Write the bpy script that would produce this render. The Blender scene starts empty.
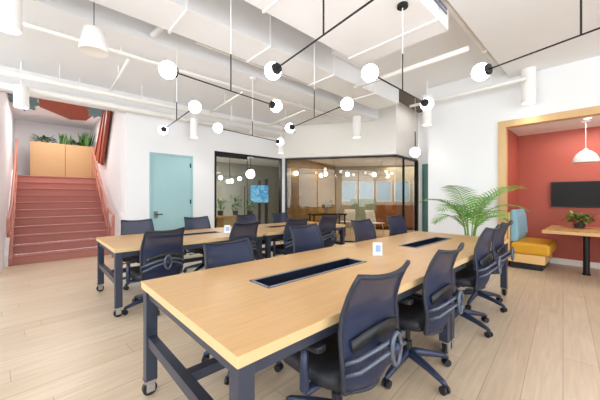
import bpy, bmesh, math, random
from mathutils import Vector, Matrix
random.seed(7)
C = bpy.context.scene.collection
SC = bpy.context.scene
PI = math.pi

# ------------------------------------------------------------------ materials
def s2l(c):
    c = c / 255.0
    return c / 12.92 if c <= 0.04045 else ((c + 0.055) / 1.055) ** 2.4
def lin(rgb): return (s2l(rgb[0]), s2l(rgb[1]), s2l(rgb[2]), 1.0)

def mat(name, rgb, rough=0.5, metal=0.0, var=0.05, scale=8.0, bump=0.0, stretch=(1, 1, 1), spec=0.5, sheen=0.0):
    m = bpy.data.materials.new(name); m.use_nodes = True
    nt = m.node_tree; n = nt.nodes; b = n['Principled BSDF']
    tc = n.new('ShaderNodeTexCoord'); mp = n.new('ShaderNodeMapping'); mp.inputs['Scale'].default_value = stretch
    no = n.new('ShaderNodeTexNoise'); no.inputs['Scale'].default_value = scale; no.inputs['Detail'].default_value = 4
    mx = n.new('ShaderNodeMix'); mx.data_type = 'RGBA'
    c = lin(rgb)
    mx.inputs[6].default_value = [min(1, x * (1 - var)) for x in c[:3]] + [1]
    mx.inputs[7].default_value = [min(1, x * (1 + var)) for x in c[:3]] + [1]
    L = nt.links.new
    L(tc.outputs['Object'], mp.inputs[0]); L(mp.outputs[0], no.inputs['Vector'])
    L(no.outputs['Fac'], mx.inputs[0]); L(mx.outputs[2], b.inputs['Base Color'])
    b.inputs['Roughness'].default_value = rough; b.inputs['Metallic'].default_value = metal
    b.inputs['Specular IOR Level'].default_value = spec
    if bump:
        bp = n.new('ShaderNodeBump'); bp.inputs['Strength'].default_value = bump; bp.inputs['Distance'].default_value = 0.01
        L(no.outputs['Fac'], bp.inputs['Height']); L(bp.outputs[0], b.inputs['Normal'])
    return m

def emit(name, rgb, strength):
    m = bpy.data.materials.new(name); m.use_nodes = True
    b = m.node_tree.nodes['Principled BSDF']
    b.inputs['Base Color'].default_value = lin(rgb)
    b.inputs['Emission Color'].default_value = lin(rgb); b.inputs['Emission Strength'].default_value = strength
    return m

def glass_mat(name, tint, refl=0.5):
    m = bpy.data.materials.new(name); m.use_nodes = True
    nt = m.node_tree; n = nt.nodes; n.clear(); L = nt.links.new
    out = n.new('ShaderNodeOutputMaterial'); mx = n.new('ShaderNodeMixShader')
    tr = n.new('ShaderNodeBsdfTransparent'); tr.inputs[0].default_value = lin(tint)
    gl = n.new('ShaderNodeBsdfGlossy'); gl.inputs['Roughness'].default_value = 0.01
    fr = n.new('ShaderNodeFresnel')
    ge = n.new('ShaderNodeNewGeometry'); mr = n.new('ShaderNodeMapRange')      # same pane reflectance from either face
    mr.inputs[3].default_value = 1.45; mr.inputs[4].default_value = 1 / 1.45
    L(ge.outputs['Backfacing'], mr.inputs[0]); L(mr.outputs[0], fr.inputs['IOR'])
    L(fr.outputs[0], mx.inputs[0])
    L(tr.outputs[0], mx.inputs[1]); L(gl.outputs[0], mx.inputs[2]); L(mx.outputs[0], out.inputs[0])
    return m

def mesh_fabric(name, rgb, alpha):
    m = bpy.data.materials.new(name); m.use_nodes = True
    nt = m.node_tree; n = nt.nodes; b = n['Principled BSDF']; L = nt.links.new
    out = n['Material Output']
    tc = n.new('ShaderNodeTexCoord'); no = n.new('ShaderNodeTexNoise'); no.inputs['Scale'].default_value = 40
    L(tc.outputs['Object'], no.inputs['Vector'])
    mr = n.new('ShaderNodeMapRange'); mr.inputs[3].default_value = alpha - 0.05; mr.inputs[4].default_value = alpha + 0.05
    L(no.outputs['Fac'], mr.inputs[0])
    b.inputs['Base Color'].default_value = lin(rgb); b.inputs['Roughness'].default_value = 0.55
    tr = n.new('ShaderNodeBsdfTransparent'); mx = n.new('ShaderNodeMixShader')
    L(mr.outputs[0], mx.inputs[0]); L(tr.outputs[0], mx.inputs[1]); L(b.outputs[0], mx.inputs[2]); L(mx.outputs[0], out.inputs[0])
    return m

def planks(name, c1, c2, cm, width, length, rot, rough, mortar=0.003, axis='xy', grain=0.12):
    m = bpy.data.materials.new(name); m.use_nodes = True
    nt = m.node_tree; n = nt.nodes; b = n['Principled BSDF']; L = nt.links.new
    tc = n.new('ShaderNodeTexCoord'); mp = n.new('ShaderNodeMapping'); mp.inputs['Rotation'].default_value = rot
    br = n.new('ShaderNodeTexBrick'); br.offset = 0.0
    br.inputs['Scale'].default_value = 1; br.inputs['Brick Width'].default_value = length; br.inputs['Row Height'].default_value = width
    br.inputs['Mortar Size'].default_value = mortar; br.inputs['Mortar Smooth'].default_value = 0.3; br.inputs['Bias'].default_value = 0
    br.inputs['Color1'].default_value = lin(c1); br.inputs['Color2'].default_value = lin(c2); br.inputs['Mortar'].default_value = lin(cm)
    L(tc.outputs['Object'], mp.inputs[0])
    sx = n.new('ShaderNodeSeparateXYZ'); cb = n.new('ShaderNodeCombineXYZ'); L(mp.outputs[0], sx.inputs[0])
    dv = n.new('ShaderNodeMath'); dv.operation = 'DIVIDE'; dv.inputs[1].default_value = width; L(sx.outputs['Y'], dv.inputs[0])
    fl = n.new('ShaderNodeMath'); fl.operation = 'FLOOR'; L(dv.outputs[0], fl.inputs[0])
    wn_ = n.new('ShaderNodeTexWhiteNoise'); wn_.noise_dimensions = '1D'; L(fl.outputs[0], wn_.inputs['W'])
    ml = n.new('ShaderNodeMath'); ml.operation = 'MULTIPLY_ADD'; ml.inputs[1].default_value = length; L(wn_.outputs['Value'], ml.inputs[0]); L(sx.outputs['X'], ml.inputs[2])
    L(ml.outputs[0], cb.inputs['X']); L(sx.outputs['Y'], cb.inputs['Y']); L(sx.outputs['Z'], cb.inputs['Z']); L(cb.outputs[0], br.inputs['Vector'])
    m2 = n.new('ShaderNodeMapping'); m2.inputs['Scale'].default_value = (1.2, 16, 16)
    no = n.new('ShaderNodeTexNoise'); no.inputs['Scale'].default_value = 2.0; no.inputs['Detail'].default_value = 6; no.inputs['Distortion'].default_value = 0.6
    L(mp.outputs[0], m2.inputs[0]); L(m2.outputs[0], no.inputs['Vector'])
    mr = n.new('ShaderNodeMapRange'); mr.inputs[1].default_value = 0.3; mr.inputs[2].default_value = 0.7; mr.inputs[3].default_value = 1 - grain; mr.inputs[4].default_value = 1 + grain * 0.5
    L(no.outputs['Fac'], mr.inputs[0])
    mul = n.new('ShaderNodeMix'); mul.data_type = 'RGBA'; mul.blend_type = 'MULTIPLY'; mul.inputs[0].default_value = 1
    L(br.outputs['Color'], mul.inputs[6]); L(mr.outputs[0], mul.inputs[7]); L(mul.outputs[2], b.inputs['Base Color'])
    b.inputs['Roughness'].default_value = rough
    return m

M = {}
M['wall'] = mat('white_wall_paint', (236, 236, 238), 0.7, var=0.01)
M['wall_warm'] = mat('warm_white_paint', (233, 229, 223), 0.7, var=0.015)
M['ceil'] = mat('ceiling_white_paint', (234, 235, 238), 0.7, var=0.015, scale=3)
M['deck'] = mat('taupe_deck_shaded', (112, 101, 88), 0.8, var=0.06, scale=3)  # taupe deck colour, darkened to carry the shade of the duct gap
M['duct'] = mat('white_duct_paint', (238, 239, 242), 0.55, var=0.015)
M['pipe'] = mat('pipe_paint', (240, 238, 234), 0.5, var=0.01)
M['grey_wall'] = mat('grey_wall_paint', (176, 172, 164), 0.7, var=0.02)
M['red_wall'] = mat('brick_red_paint', (168, 80, 64), 0.6, var=0.03, scale=3)
M['floor'] = planks('oak_floor', (214, 193, 168), (206, 183, 156), (176, 152, 128), 0.205, 2.0, (0, 0, math.radians(85.7)), 0.34)
M['table'] = planks('table_oak_veneer', (208, 163, 108), (208, 163, 108), (208, 163, 108), 5.0, 9.0, (0, 0, PI / 2), 0.36, 0.0, grain=0.10)
M['ply'] = mat('plywood_edge', (216, 184, 136), 0.45, var=0.08, scale=6, stretch=(1, 1, 60))
M['frame_wood'] = mat('opening_frame_wood', (212, 174, 124), 0.4, var=0.08, scale=3, stretch=(6, 6, .6))
M['bench_wood'] = mat('bench_wood', (236, 192, 128), 0.4, var=0.08, scale=3, stretch=(.6, 6, 8))
M['planter_wood'] = mat('planter_wood', (182, 146, 102), 0.45, var=0.08, scale=3, stretch=(5, .8, 5))
M['gold_wood'] = planks('golden_slat_wood', (164, 134, 76), (144, 114, 60), (106, 82, 44), 0.11, 1.4, (PI / 2, 0, 0), 0.4, 0.006)
M['brown_wood'] = mat('brown_wood', (132, 82, 46), 0.45, var=0.15, scale=3, stretch=(1, 1, 9))
M['steel'] = mat('slate_blue_steel', (66, 71, 88), 0.38, 0.5, var=0.06)
M['dark'] = mat('black_plastic', (26, 27, 32), 0.45, var=0.05)
M['black_metal'] = mat('black_metal', (24, 24, 26), 0.4, 0.3, var=0.05)
M['tray'] = mat('tray_blue_black', (30, 38, 56), 0.4, 0.3, var=0.05)
M['rim'] = mat('tray_rim_grey', (128, 132, 144), 0.35, 0.5, var=0.04)
M['grey_bar'] = mat('grey_nylon', (92, 98, 112), 0.3, 0.4, var=0.04)
M['navy_plastic'] = mat('navy_plastic', (46, 54, 80), 0.35, 0.2, var=0.05)
M['seat'] = mat('black_seat_fabric', (34, 35, 42), 0.6, var=0.12, scale=60, bump=0.1)
M['mesh'] = mesh_fabric('navy_mesh_fabric', (24, 36, 68), 0.92)
M['edge'] = mat('mesh_edge_trim', (34, 38, 52), 0.5, var=0.05)
M['chrome'] = mat('chrome', (200, 200, 205), 0.15, 0.9, var=0.02)
M['teal'] = mat('teal_door_paint', (158, 194, 198), 0.5, var=0.02)
M['teal2'] = mat('deep_teal_paint', (92, 136, 132), 0.5, var=0.03)
M['terra'] = mat('terracotta_paint', (178, 116, 104), 0.55, var=0.05, scale=4)
M['terra_tread'] = mat('terracotta_tread', (174, 118, 110), 0.8, var=0.06, scale=5, spec=.15)
M['terra_dark'] = mat('rust_red_steel', (150, 66, 46), 0.5, var=0.15, scale=5)
M['rail'] = mat('rail_rose_steel', (184, 118, 104), 0.4, 0.2, var=0.05)
M['leaf'] = mat('palm_leaf_green', (108, 166, 56), 0.45, var=0.35, scale=12)
M['leaf_dark'] = mat('dark_leaf_green', (44, 82, 42), 0.5, var=0.4, scale=14)
M['leaf_mid'] = mat('mid_leaf_green', (84, 128, 60), 0.5, var=0.35, scale=14)
M['flower'] = mat('red_bract', (196, 92, 70), 0.5, var=0.2)
M['stem'] = mat('plant_stem_green', (116, 150, 66), 0.5, var=0.15)
M['soil'] = mat('soil', (60, 44, 34), 0.9, var=0.3, scale=30)
M['pot_white'] = mat('white_ceramic', (226, 224, 220), 0.35, var=0.02)
M['pot_dark'] = mat('dark_ceramic', (52, 46, 44), 0.4, var=0.05)
M['yellow'] = mat('mustard_leather', (220, 160, 36), 0.38, var=0.06, scale=5)
M['blue_cushion'] = mat('light_blue_fabric', (138, 184, 204), 0.7, var=0.08, scale=50)
M['lamp_white'] = mat('white_lamp_enamel', (244, 242, 240), 0.35, var=0.01)
M['globe'] = emit('opal_globe_lit', (250, 251, 255), 19.0)
M['lit'] = emit('lamp_aperture_lit', (255, 250, 240), 6.0)
M['glass'] = glass_mat('partition_glass', (222, 226, 222))
M['glass_smoke'] = glass_mat('smoked_partition_glass', (212, 204, 190))
M['glass_win'] = glass_mat('window_glass', (250, 252, 252))
M['screen_off'] = mat('dark_screen', (20, 15, 13), 0.4, var=0.05, spec=.2)
M['white_plastic'] = mat('white_plastic', (236, 238, 242), 0.3, var=0.01)
M['green_panel'] = mat('sage_felt', (150, 172, 156), 0.6, var=0.05)
M['sign'] = mat('sign_white', (236, 240, 250), 0.2, var=0.02)
M['sign_print'] = mat('sign_blue_print', (150, 182, 228), 0.3, var=0.1, scale=30)

def screen_on():
    m = bpy.data.materials.new('blue_screen_picture'); m.use_nodes = True
    nt = m.node_tree; n = nt.nodes; b = n['Principled BSDF']; L = nt.links.new
    tc = n.new('ShaderNodeTexCoord'); no = n.new('ShaderNodeTexNoise'); no.inputs['Scale'].default_value = 5; no.inputs['Distortion'].default_value = 1.5
    cr = n.new('ShaderNodeValToRGB')
    e = cr.color_ramp.elements; e[0].position = 0.4; e[0].color = lin((20, 130, 210)); e[1].position = 0.62; e[1].color = lin((150, 225, 245))
    L(tc.outputs['Object'], no.inputs['Vector']); L(no.outputs['Fac'], cr.inputs[0])
    L(cr.outputs[0], b.inputs['Emission Color']); b.inputs['Emission Strength'].default_value = 1.1
    b.inputs['Base Color'].default_value = (0.02, 0.05, 0.1, 1)
    return m
M['screen_on'] = screen_on()

def window_bright():
    m = bpy.data.materials.new('daylit_blind'); m.use_nodes = True
    b = m.node_tree.nodes['Principled BSDF']
    b.inputs['Base Color'].default_value = lin((150, 176, 204)); b.inputs['Emission Color'].default_value = lin((112, 166, 226)); b.inputs['Emission Strength'].default_value = 0.9
    return m
M['daylit'] = window_bright()

# ------------------------------------------------------------------ mesh builder
class MB:
    def __init__(s): s.v = []; s.f = []; s.mi = []; s.cur = 0
    def add(s, vs, fs):
        o = len(s.v); s.v += [tuple(v) for v in vs]; s.f += [tuple(i + o for i in f) for f in fs]; s.mi += [s.cur] * len(fs)
        return s
    def box(s, x0, x1, y0, y1, z0, z1):
        vs = [(x, y, z) for z in (z0, z1) for y in (y0, y1) for x in (x0, x1)]
        return s.add(vs, [(0, 2, 3, 1), (4, 5, 7, 6), (0, 1, 5, 4), (2, 6, 7, 3), (0, 4, 6, 2), (1, 3, 7, 5)])
    def obox(s, p, q, w, h, up=Vector((0, 0, 1))):       # beam from p to q
        p = Vector(p); q = Vector(q); d = (q - p).normalized()
        a = d.cross(up)
        if a.length < 1e-4: a = Vector((1, 0, 0))
        a.normalize(); b = a.cross(d).normalized()
        vs = [pt + a * (w / 2 * i) + b * (h / 2 * j) for pt in (p, q) for i, j in ((-1, -1), (1, -1), (1, 1), (-1, 1))]
        return s.add(vs, [(3, 2, 1, 0), (4, 5, 6, 7), (0, 1, 5, 4), (1, 2, 6, 5), (2, 3, 7, 6), (3, 0, 4, 7)])
    def prism(s, poly, z0, z1):
        n = len(poly); a = sum(poly[i][0] * poly[(i + 1) % n][1] - poly[(i + 1) % n][0] * poly[i][1] for i in range(n))
        if a < 0: poly = poly[::-1]
        vs = [(x, y, z0) for x, y in poly] + [(x, y, z1) for x, y in poly]
        return s.add(vs, [tuple(range(n))[::-1], tuple(range(n, 2 * n))] + [(i, (i + 1) % n, n + (i + 1) % n, n + i) for i in range(n)])
    def prism_y(s, poly, y0, y1):                          # polygon in (x, z)
        n = len(poly); vs = [(x, y0, z) for x, z in poly] + [(x, y1, z) for x, z in poly]
        return s.add(vs, [tuple(range(n)), tuple(range(n, 2 * n))[::-1]] + [(i, n + i, n + (i + 1) % n, (i + 1) % n) for i in range(n)])
    def tube(s, path, r, n=8, cap=True):
        path = [Vector(p) for p in path]; k = len(path)
        rs = r if isinstance(r, (list, tuple)) else [r] * k
        vs = []; ref = None
        for i, p in enumerate(path):
            t = (path[min(i + 1, k - 1)] - path[max(i - 1, 0)]).normalized()
            if ref is None: ref = t.orthogonal().normalized()
            ref = (ref - t * ref.dot(t))
            if ref.length < 1e-5: ref = t.orthogonal()
            ref.normalize(); b = t.cross(ref)
            for j in range(n):
                a = 2 * PI * j / n
                vs.append(p + (ref * math.cos(a) + b * math.sin(a)) * rs[i])
        fs = [(i * n + j, i * n + (j + 1) % n, (i + 1) * n + (j + 1) % n, (i + 1) * n + j) for i in range(k - 1) for j in range(n)]
        if cap: fs += [tuple(range(n))[::-1], tuple(range((k - 1) * n, k * n))]
        return s.add(vs, fs)
    def lathe(s, prof, n=20, c=(0, 0, 0), M4=None):        # prof of (r, z)
        vs = []; k = len(prof)
        for r, z in prof:
            for j in range(n):
                a = 2 * PI * j / n
                vs.append(Vector((r * math.cos(a), r * math.sin(a), z)))
        if M4 is not None: vs = [M4 @ v for v in vs]
        vs = [v + Vector(c) for v in vs]
        fs = [(i * n + j, i * n + (j + 1) % n, (i + 1) * n + (j + 1) % n, (i + 1) * n + j) for i in range(k - 1) for j in range(n)]
        if prof[0][0] > 1e-6: fs.append(tuple(range(n))[::-1])
        if prof[-1][0] > 1e-6: fs.append(tuple(range((k - 1) * n, k * n)))
        return s.add(vs, fs)
    def sphere(s, c, r, n=16, m=10, sq=(1, 1, 1)):
        prof = [(max(1e-5, math.sin(PI * i / m)), -math.cos(PI * i / m)) for i in range(m + 1)]
        vs = []; fs = []
        for pr, pz in prof:
            for j in range(n):
                a = 2 * PI * j / n
                vs.append((c[0] + r * sq[0] * pr * math.cos(a), c[1] + r * sq[1] * pr * math.sin(a), c[2] + r * sq[2] * pz))
        fs = [(i * n + j, i * n + (j + 1) % n, (i + 1) * n + (j + 1) % n, (i + 1) * n + j) for i in range(m) for j in range(n)]
        return s.add(vs, fs)
    def grid(s, pts):                                      # pts[i][j]
        a = len(pts); b = len(pts[0]); vs = [p for row in pts for p in row]
        return s.add(vs, [(i * b + j, i * b + j + 1, (i + 1) * b + j + 1, (i + 1) * b + j) for i in range(a - 1) for j in range(b - 1)])
    def build(s, name, m, parent=None, smooth=False, bevel=0, solid=0, subd=0):
        me = bpy.data.meshes.new(name)
        me.from_pydata(s.v, [], s.f); me.validate()
        ms = m if isinstance(m, (list, tuple)) else [m]
        for x in ms: me.materials.append(x)
        if len(me.polygons) == len(s.mi):
            me.polygons.foreach_set('material_index', s.mi)
        bm = bmesh.new(); bm.from_mesh(me); bmesh.ops.recalc_face_normals(bm, faces=bm.faces); bm.to_mesh(me); bm.free()
        if smooth: me.polygons.foreach_set('use_smooth', [True] * len(me.polygons))
        me.update()
        o = bpy.data.objects.new(name, me); C.objects.link(o)
        if parent is not None: o.parent = parent
        if solid:
            md = o.modifiers.new('solid', 'SOLIDIFY'); md.thickness = solid; md.offset = 0
        if bevel:
            md = o.modifiers.new('bevel', 'BEVEL'); md.width = bevel; md.segments = 2; md.limit_method = 'ANGLE'
        if subd:
            md = o.modifiers.new('subd', 'SUBSURF'); md.levels = subd; md.render_levels = subd
        return o

def tag(o, label=None, cat=None, group=None, kind=None):
    if label: o['label'] = label
    if cat: o['category'] = cat
    if group: o['group'] = group
    if kind: o['kind'] = kind
    return o
def thing(name, label, cat, loc=(0, 0, 0), rz=0, group=None):
    o = bpy.data.objects.new(name, None); C.objects.link(o)
    o.empty_display_size = 0.1; o.location = loc; o.rotation_euler = (0, 0, rz)
    return tag(o, label, cat, group)
def struct(o): o['kind'] = 'structure'; return o
KIDS = {}
def children(o): return [c for c in C.objects if c.parent == o]
def dup(root, label, loc, rz=0, group=None):
    def rec(o, par):
        c = o.copy(); C.objects.link(c)
        if par is not None: c.parent = par
        for ch in children(o): rec(ch, c)
        return c
    src = children(root)
    c = rec(root, None)
    c.location = loc; c.rotation_euler = (0, 0, rz); c['label'] = label
    if group: c['group'] = group
    return c

# ------------------------------------------------------------------ camera model
F = 285.0; H = 1.31; TH = math.radians(47); ST, CT = math.sin(TH), math.cos(TH)
cam = bpy.data.cameras.new('camera'); co = bpy.data.objects.new('camera', cam); C.objects.link(co)
cam.sensor_width = 36; cam.lens = 36 * F / 600; cam.shift_y = -3 / 600; cam.clip_start = 0.02
co.location = (0, 0, H); co.rotation_euler = (PI / 2, 0, TH); SC.camera = co

# ------------------------------------------------------------------ room shell
WX = -6.7          # wall with the teal door
WY = 6.4           # right wall with the niche
SY0, SY1 = -0.36, 1.33      # stairs
ZD = 4.0
GA = (WX, 5.55); GB = (-3.96, 7.33); GC = (-4.08, 8.96)

b = MB(); b.box(-8.0, 4.2, -4.2, 9.2, -0.1, 0); b.box(-10.2, -8.0, 1.5, 9.2, -0.1, 0); b.box(-10.2, -2.4, 9.2, 14.2, -0.1, 0)
struct(b.build('floor', M['floor']))
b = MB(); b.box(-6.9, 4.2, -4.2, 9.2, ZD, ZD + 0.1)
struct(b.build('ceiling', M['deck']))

def holed_wall(name, axis, c0, c1, u0, u1, z0, z1, holes, m):
    """wall slab normal to axis between c0..c1; holes: (u0,u1,z0,z1), sorted, not overlapping"""
    b = MB()
    def bx(a0, a1, k0, k1):
        if a1 - a0 < 1e-4 or k1 - k0 < 1e-4: return
        if axis == 'x': b.box(c0, c1, a0, a1, k0, k1)
        else: b.box(a0, a1, c0, c1, k0, k1)
    u = u0
    for h in holes:
        bx(u, h[0], z0, z1); bx(h[0], h[1], z0, h[2]); bx(h[0], h[1], h[3], z1); u = h[1]
    bx(u, u1, z0, z1)
    return struct(b.build(name, m))

# left wall plane: stair opening, teal door, glass room
DY0, DY1, DZ = 1.85, 2.72, 2.24
GY0, GY1, GZ = 3.31, 5.49, 2.47
holed_wall('wall_left', 'x', WX - 0.12, WX, -4.2, 5.55, 0, ZD,
           [(-0.42, 1.38, 0, 3.05), (DY0, DY1, 0, DZ), (GY0, GY1, 0, GZ)], M['wall'])
# wall above the angled glass
dx, dy = GB[0] - GA[0], GB[1] - GA[1]; gl = math.hypot(dx, dy); gu = (dx / gl, dy / gl); gn = (-gu[1], gu[0])
b = MB(); b.prism([GA, GB, (GB[0] + gn[0] * .12, GB[1] + gn[1] * .12), (GA[0] + gn[0] * .12, GA[1] + gn[1] * .12)], 2.5, ZD)
struct(b.build('wall_back', M['wall_warm']))
b = MB(); b.prism([GB, GC, (GC[0] - .12, GC[1]), (GB[0] - .12, GB[1] + .07)], 2.5, ZD); struct(b.build('wall_corridor_upper', M['wall_warm']))
b = MB(); b.box(WX - 0.12, WX + 0.03, 5.49, 5.60, 0, 2.5); struct(b.build('trim_1', M['wall']))
# right wall with niche opening
NX0, NX1, NZ = -1.26, 1.60, 2.60
NYB = 7.53
holed_wall('wall_right', 'y', WY, WY + 0.12, -2.69, 4.2, 0, ZD, [(NX0 - .11, NX1 + .11, 0, NZ + .11)], M['wall'])
b = MB(); b.box(-2.69, -2.57, WY + .12, 9.0, 0, ZD); struct(b.build('wall_corridor_side', M['wall']))
# niche
b = MB(); b.box(NX0 - .14, NX1 + .14, NYB, NYB + .1, 0, 2.7); struct(b.build('wall_niche_back', M['red_wall']))
b = MB(); b.box(NX0 - .14, NX0, WY + .12, NYB, 0, 2.7); struct(b.build('wall_niche_left', M['red_wall']))
b = MB(); b.box(NX1, NX1 + .14, WY + .12, NYB, 0, 2.7); struct(b.build('wall_niche_right', M['red_wall']))
b = MB(); b.box(NX0, NX1, WY + .125, NYB, NZ, NZ + .1); struct(b.build('ceiling_niche', M['ceil']))
b = MB(); b.box(NX0, NX1, NYB - .015, NYB, 0, .11); struct(b.build('baseboard_niche', M['wall_warm']))
b = MB()
b.box(NX0 - .12, NX0, WY - .03, WY + .125, 0, NZ + .12); b.box(NX1, NX1 + .12, WY - .03, WY + .125, 0, NZ + .12); b.box(NX0, NX1, WY - .03, WY + .125, NZ, NZ + .12)
struct(b.build('trim_2', M['frame_wood'], bevel=.004))
b = MB(); b.box(-2.69, NX0 - .12, WY - .012, WY, 0, .09); struct(b.build('baseboard_right', M['wall_warm']))
b = MB(); b.box(WX, WX + .012, 1.38, DY0 - .05, 0, .09); b.box(WX, WX + .012, DY1 + .05, GY0 - .04, 0, .09); struct(b.build('baseboard_left', M['wall_warm']))
# corridor end
holed_wall('wall_corridor_end', 'y', 9.0, 9.12, GC[0] - .1, -2.57, 0, ZD, [(-3.98, -3.1, 0, 2.35)], M['wall'])
d = MB().box(-3.98, -3.1, 9.02, 9.07, 0, 2.35).build('door_2', M['teal2']); struct(d)
b = MB()
for x in (-3.95, -3.82, -3.69): b.box(x, x + .035, 9.0, 9.02, .3, 2.2)
b.build('glazing_strip', M['glass_win'], d)
MB().tube([(-3.2, 8.99, 1.0), (-3.2, 8.94, 1.0), (-3.3, 8.94, 1.0)], .012).build('handle', M['chrome'], d)

# walls behind the camera, with the windows that light the room
wx = [(-3.4, -1.0), (-0.6, 1.8), (2.2, 4.6)]
holed_wall('wall_window_side', 'x', 4.0, 4.2, -4.2, 6.4, 0, ZD, [(a, c, .55, 3.3) for a, c in wx], M['wall'])
wy = [(-6.2, -3.4), (-3.0, -0.2), (0.2, 3.0)]
holed_wall('wall_front', 'y', -4.2, -4.0, -6.7, 4.0, 0, ZD, [(a, c, .55, 3.3) for a, c in wy], M['wall'])
wn = 3
for ax, spans in (('x', wx), ('y', wy)):
    for a, c in spans:
        fr = MB(); gp = MB()
        def bx(m, u0, u1, z0, z1, t0, t1):
            if ax == 'x': m.box(4.0 + t0, 4.0 + t1, u0, u1, z0, z1)
            else: m.box(u0, u1, -4.0 - t1, -4.0 - t0, z0, z1)
        for (u0, u1, z0, z1) in ((a, a + .06, .55, 3.3), (c - .06, c, .55, 3.3), (a + .06, c - .06, .55, .61), (a + .06, c - .06, 3.24, 3.3), ((a + c) / 2 - .025, (a + c) / 2 + .025, .61, 3.24)):
            bx(fr, u0, u1, z0, z1, .05, .12)
        bx(gp, a + .06, c - .06, .61, 3.24, .08, .09)
        w = fr.build('window_%d' % wn, M['black_metal']); struct(w); gp.build('pane', M['glass_win'], w); wn += 1

# teal door
d = MB().box(WX - .05, WX - .005, DY0, DY1, 0, DZ).build('door_1', M['teal']); struct(d)
fr = MB(); fr.box(WX - .02, WX + .015, DY0 - .04, DY0, 0, DZ + .04); fr.box(WX - .02, WX + .015, DY1, DY1 + .04, 0, DZ + .04); fr.box(WX - .02, WX + .015, DY0, DY1, DZ, DZ + .04)
fr.build('door_frame', M['teal'], d)
MB().tube([(WX, DY0 + .09, .93), (WX + .05, DY0 + .09, .93), (WX + .05, DY0 + .22, .93)], .012).build('handle', M['black_metal'], d)
MB().box(WX - .005, WX + .008, DY0 + .05, DY0 + .13, .85, 1.0).build('lock_plate', M['chrome'], d)
for z in (.3, 1.15, 2.0): MB().box(WX - .004, WX + .012, DY1 - .03, DY1 + .004, z, z + .1).build('hinge', M['black_metal'], d)

# glass partition of the meeting room (window_1) and the angled lounge glass (window_2)
w = MB()
w.box(WX - .09, WX + .01, GY0, GY0 + .05, 0, GZ); w.box(WX - .09, WX + .01, GY1 - .05, GY1, 0, GZ)
w.box(WX - .09, WX + .01, GY0 + .05, GY1 - .05, GZ - .05, GZ); w.box(WX - .09, WX + .01, GY0 + .05, GY1 - .05, 0, .04)
w.box(WX - .075, WX - .02, GY0 + .05, 4.28, GZ - .13, GZ - .05)
w1 = struct(w.build('window_1', M['black_metal']))
MB().box(WX - .05, WX - .04, GY0 + .05, 4.32, .04, GZ - .05).build('pane', M['glass'], w1)
MB().box(WX - .035, WX - .025, 4.28, GY1 - .05, .04, GZ - .05).build('pane', M['glass'], w1)
MB().tube([(WX + .01, 4.16, .6), (WX + .045, 4.16, .6), (WX + .045, 4.16, 1.6), (WX + .01, 4.16, 1.6)], .012).build('pull_handle', M['black_metal'], w1)

def gpt(t, off): return (GA[0] + gu[0] * t + gn[0] * off, GA[1] + gu[1] * t + gn[1] * off)
w = MB()
def gseg(m, t0, t1, z0, z1, o0, o1): m.prism([gpt(t0, o0), gpt(t1, o0), gpt(t1, o1), gpt(t0, o1)], z0, z1)
gseg(w, .06, .11, 0, 2.48, 0, .09); gseg(w, .11, gl - .02, 2.43, 2.48, 0, .09); gseg(w, .11, gl - .02, 0, .04, 0, .09)
cx_, cy_ = GB; ex, ey = GC
w.prism([(cx_ - .08, cy_ + .03), (cx_, cy_ + .03), (ex, ey), (ex - .08, ey)], 2.43, 2.48)
w.prism([(cx_ - .08, cy_ + .03), (cx_, cy_ + .03), (ex, ey), (ex - .08, ey)], 0, .04)
w.box(ex - .09, ex + .01, ey - .08, ey, .04, 2.43)
w.box(cx_ - .1, cx_ - .055, cy_ + .55, cy_ + .6, .04, 2.43)
w2 = struct(w.build('window_2', M['black_metal']))
p = MB(); gseg(p, .11, gl - .01, .04, 2.43, .03, .045); p.build('pane', M['glass_smoke'], w2)
p = MB(); p.prism([(cx_ - .045, cy_ + .05), (cx_ - .03, cy_ + .05), (ex - .03, ey - .08), (ex - .045, ey - .08)], .04, 2.43); p.build('pane', M['glass_smoke'], w2)

# rooms behind the glass
b = MB(); b.box(-10.0, -9.88, 1.5, 12.0, 0, 2.8); struct(b.build('wall_meeting_back', M['grey_wall']))
b = MB(); b.box(-9.88, WX - .12, 1.5, 1.6, 0, 2.8); struct(b.build('wall_meeting_left', M['grey_wall']))
WPA = (WX - .1, 5.62); WPB = (-7.95, 9.5)
b = MB(); b.prism([WPA, WPB, (WPB[0] - .1, WPB[1]), (WPA[0] - .06, WPA[1])], 0, 2.8)
wl = b.build('wall_lounge_left', M['grey_wall']); struct(wl)
b = MB(); b.prism([(-9.88, 9.5), (WPB[0], 9.5), (WPB[0], 9.6), (-9.88, 9.6)], 0, 2.8); struct(b.build('wall_meeting_right', M['grey_wall']))
# golden slats on the lounge side: local frame so that planks run level
v = Vector((WPB[0] - WPA[0], WPB[1] - WPA[1], 0)); ln = v.length; ang = math.atan2(v.y, v.x)
b = MB().box(0, ln, -.03, -.005, 0, 2.7)
o = b.build('wall_lounge_slats', M['gold_wood']); struct(o); o.location = (WPA[0], WPA[1], 0); o.rotation_euler = (0, 0, ang)
WBA = (-8.05, 9.5); WBB = (-2.6, 13.2)
v = Vector((WBB[0] - WBA[0], WBB[1] - WBA[1], 0)); bl = v.length; bang = math.atan2(v.y, v.x)
b = MB()
holes = [(.35 + i * .72, .97 + i * .72) for i in range(6)]
u = 0
for h in holes:
    b.box(u, h[0], 0, .12, 0, 2.8); b.box(h[0], h[1], 0, .12, 0, 1.12); b.box(h[0], h[1], 0, .12, 1.98, 2.8); u = h[1]
b.box(u, bl, 0, .12, 0, 2.8)
o = b.build('wall_lounge_back', M['grey_wall']); struct(o); o.location = (WBA[0], WBA[1], 0); o.rotation_euler = (0, 0, bang)
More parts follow.
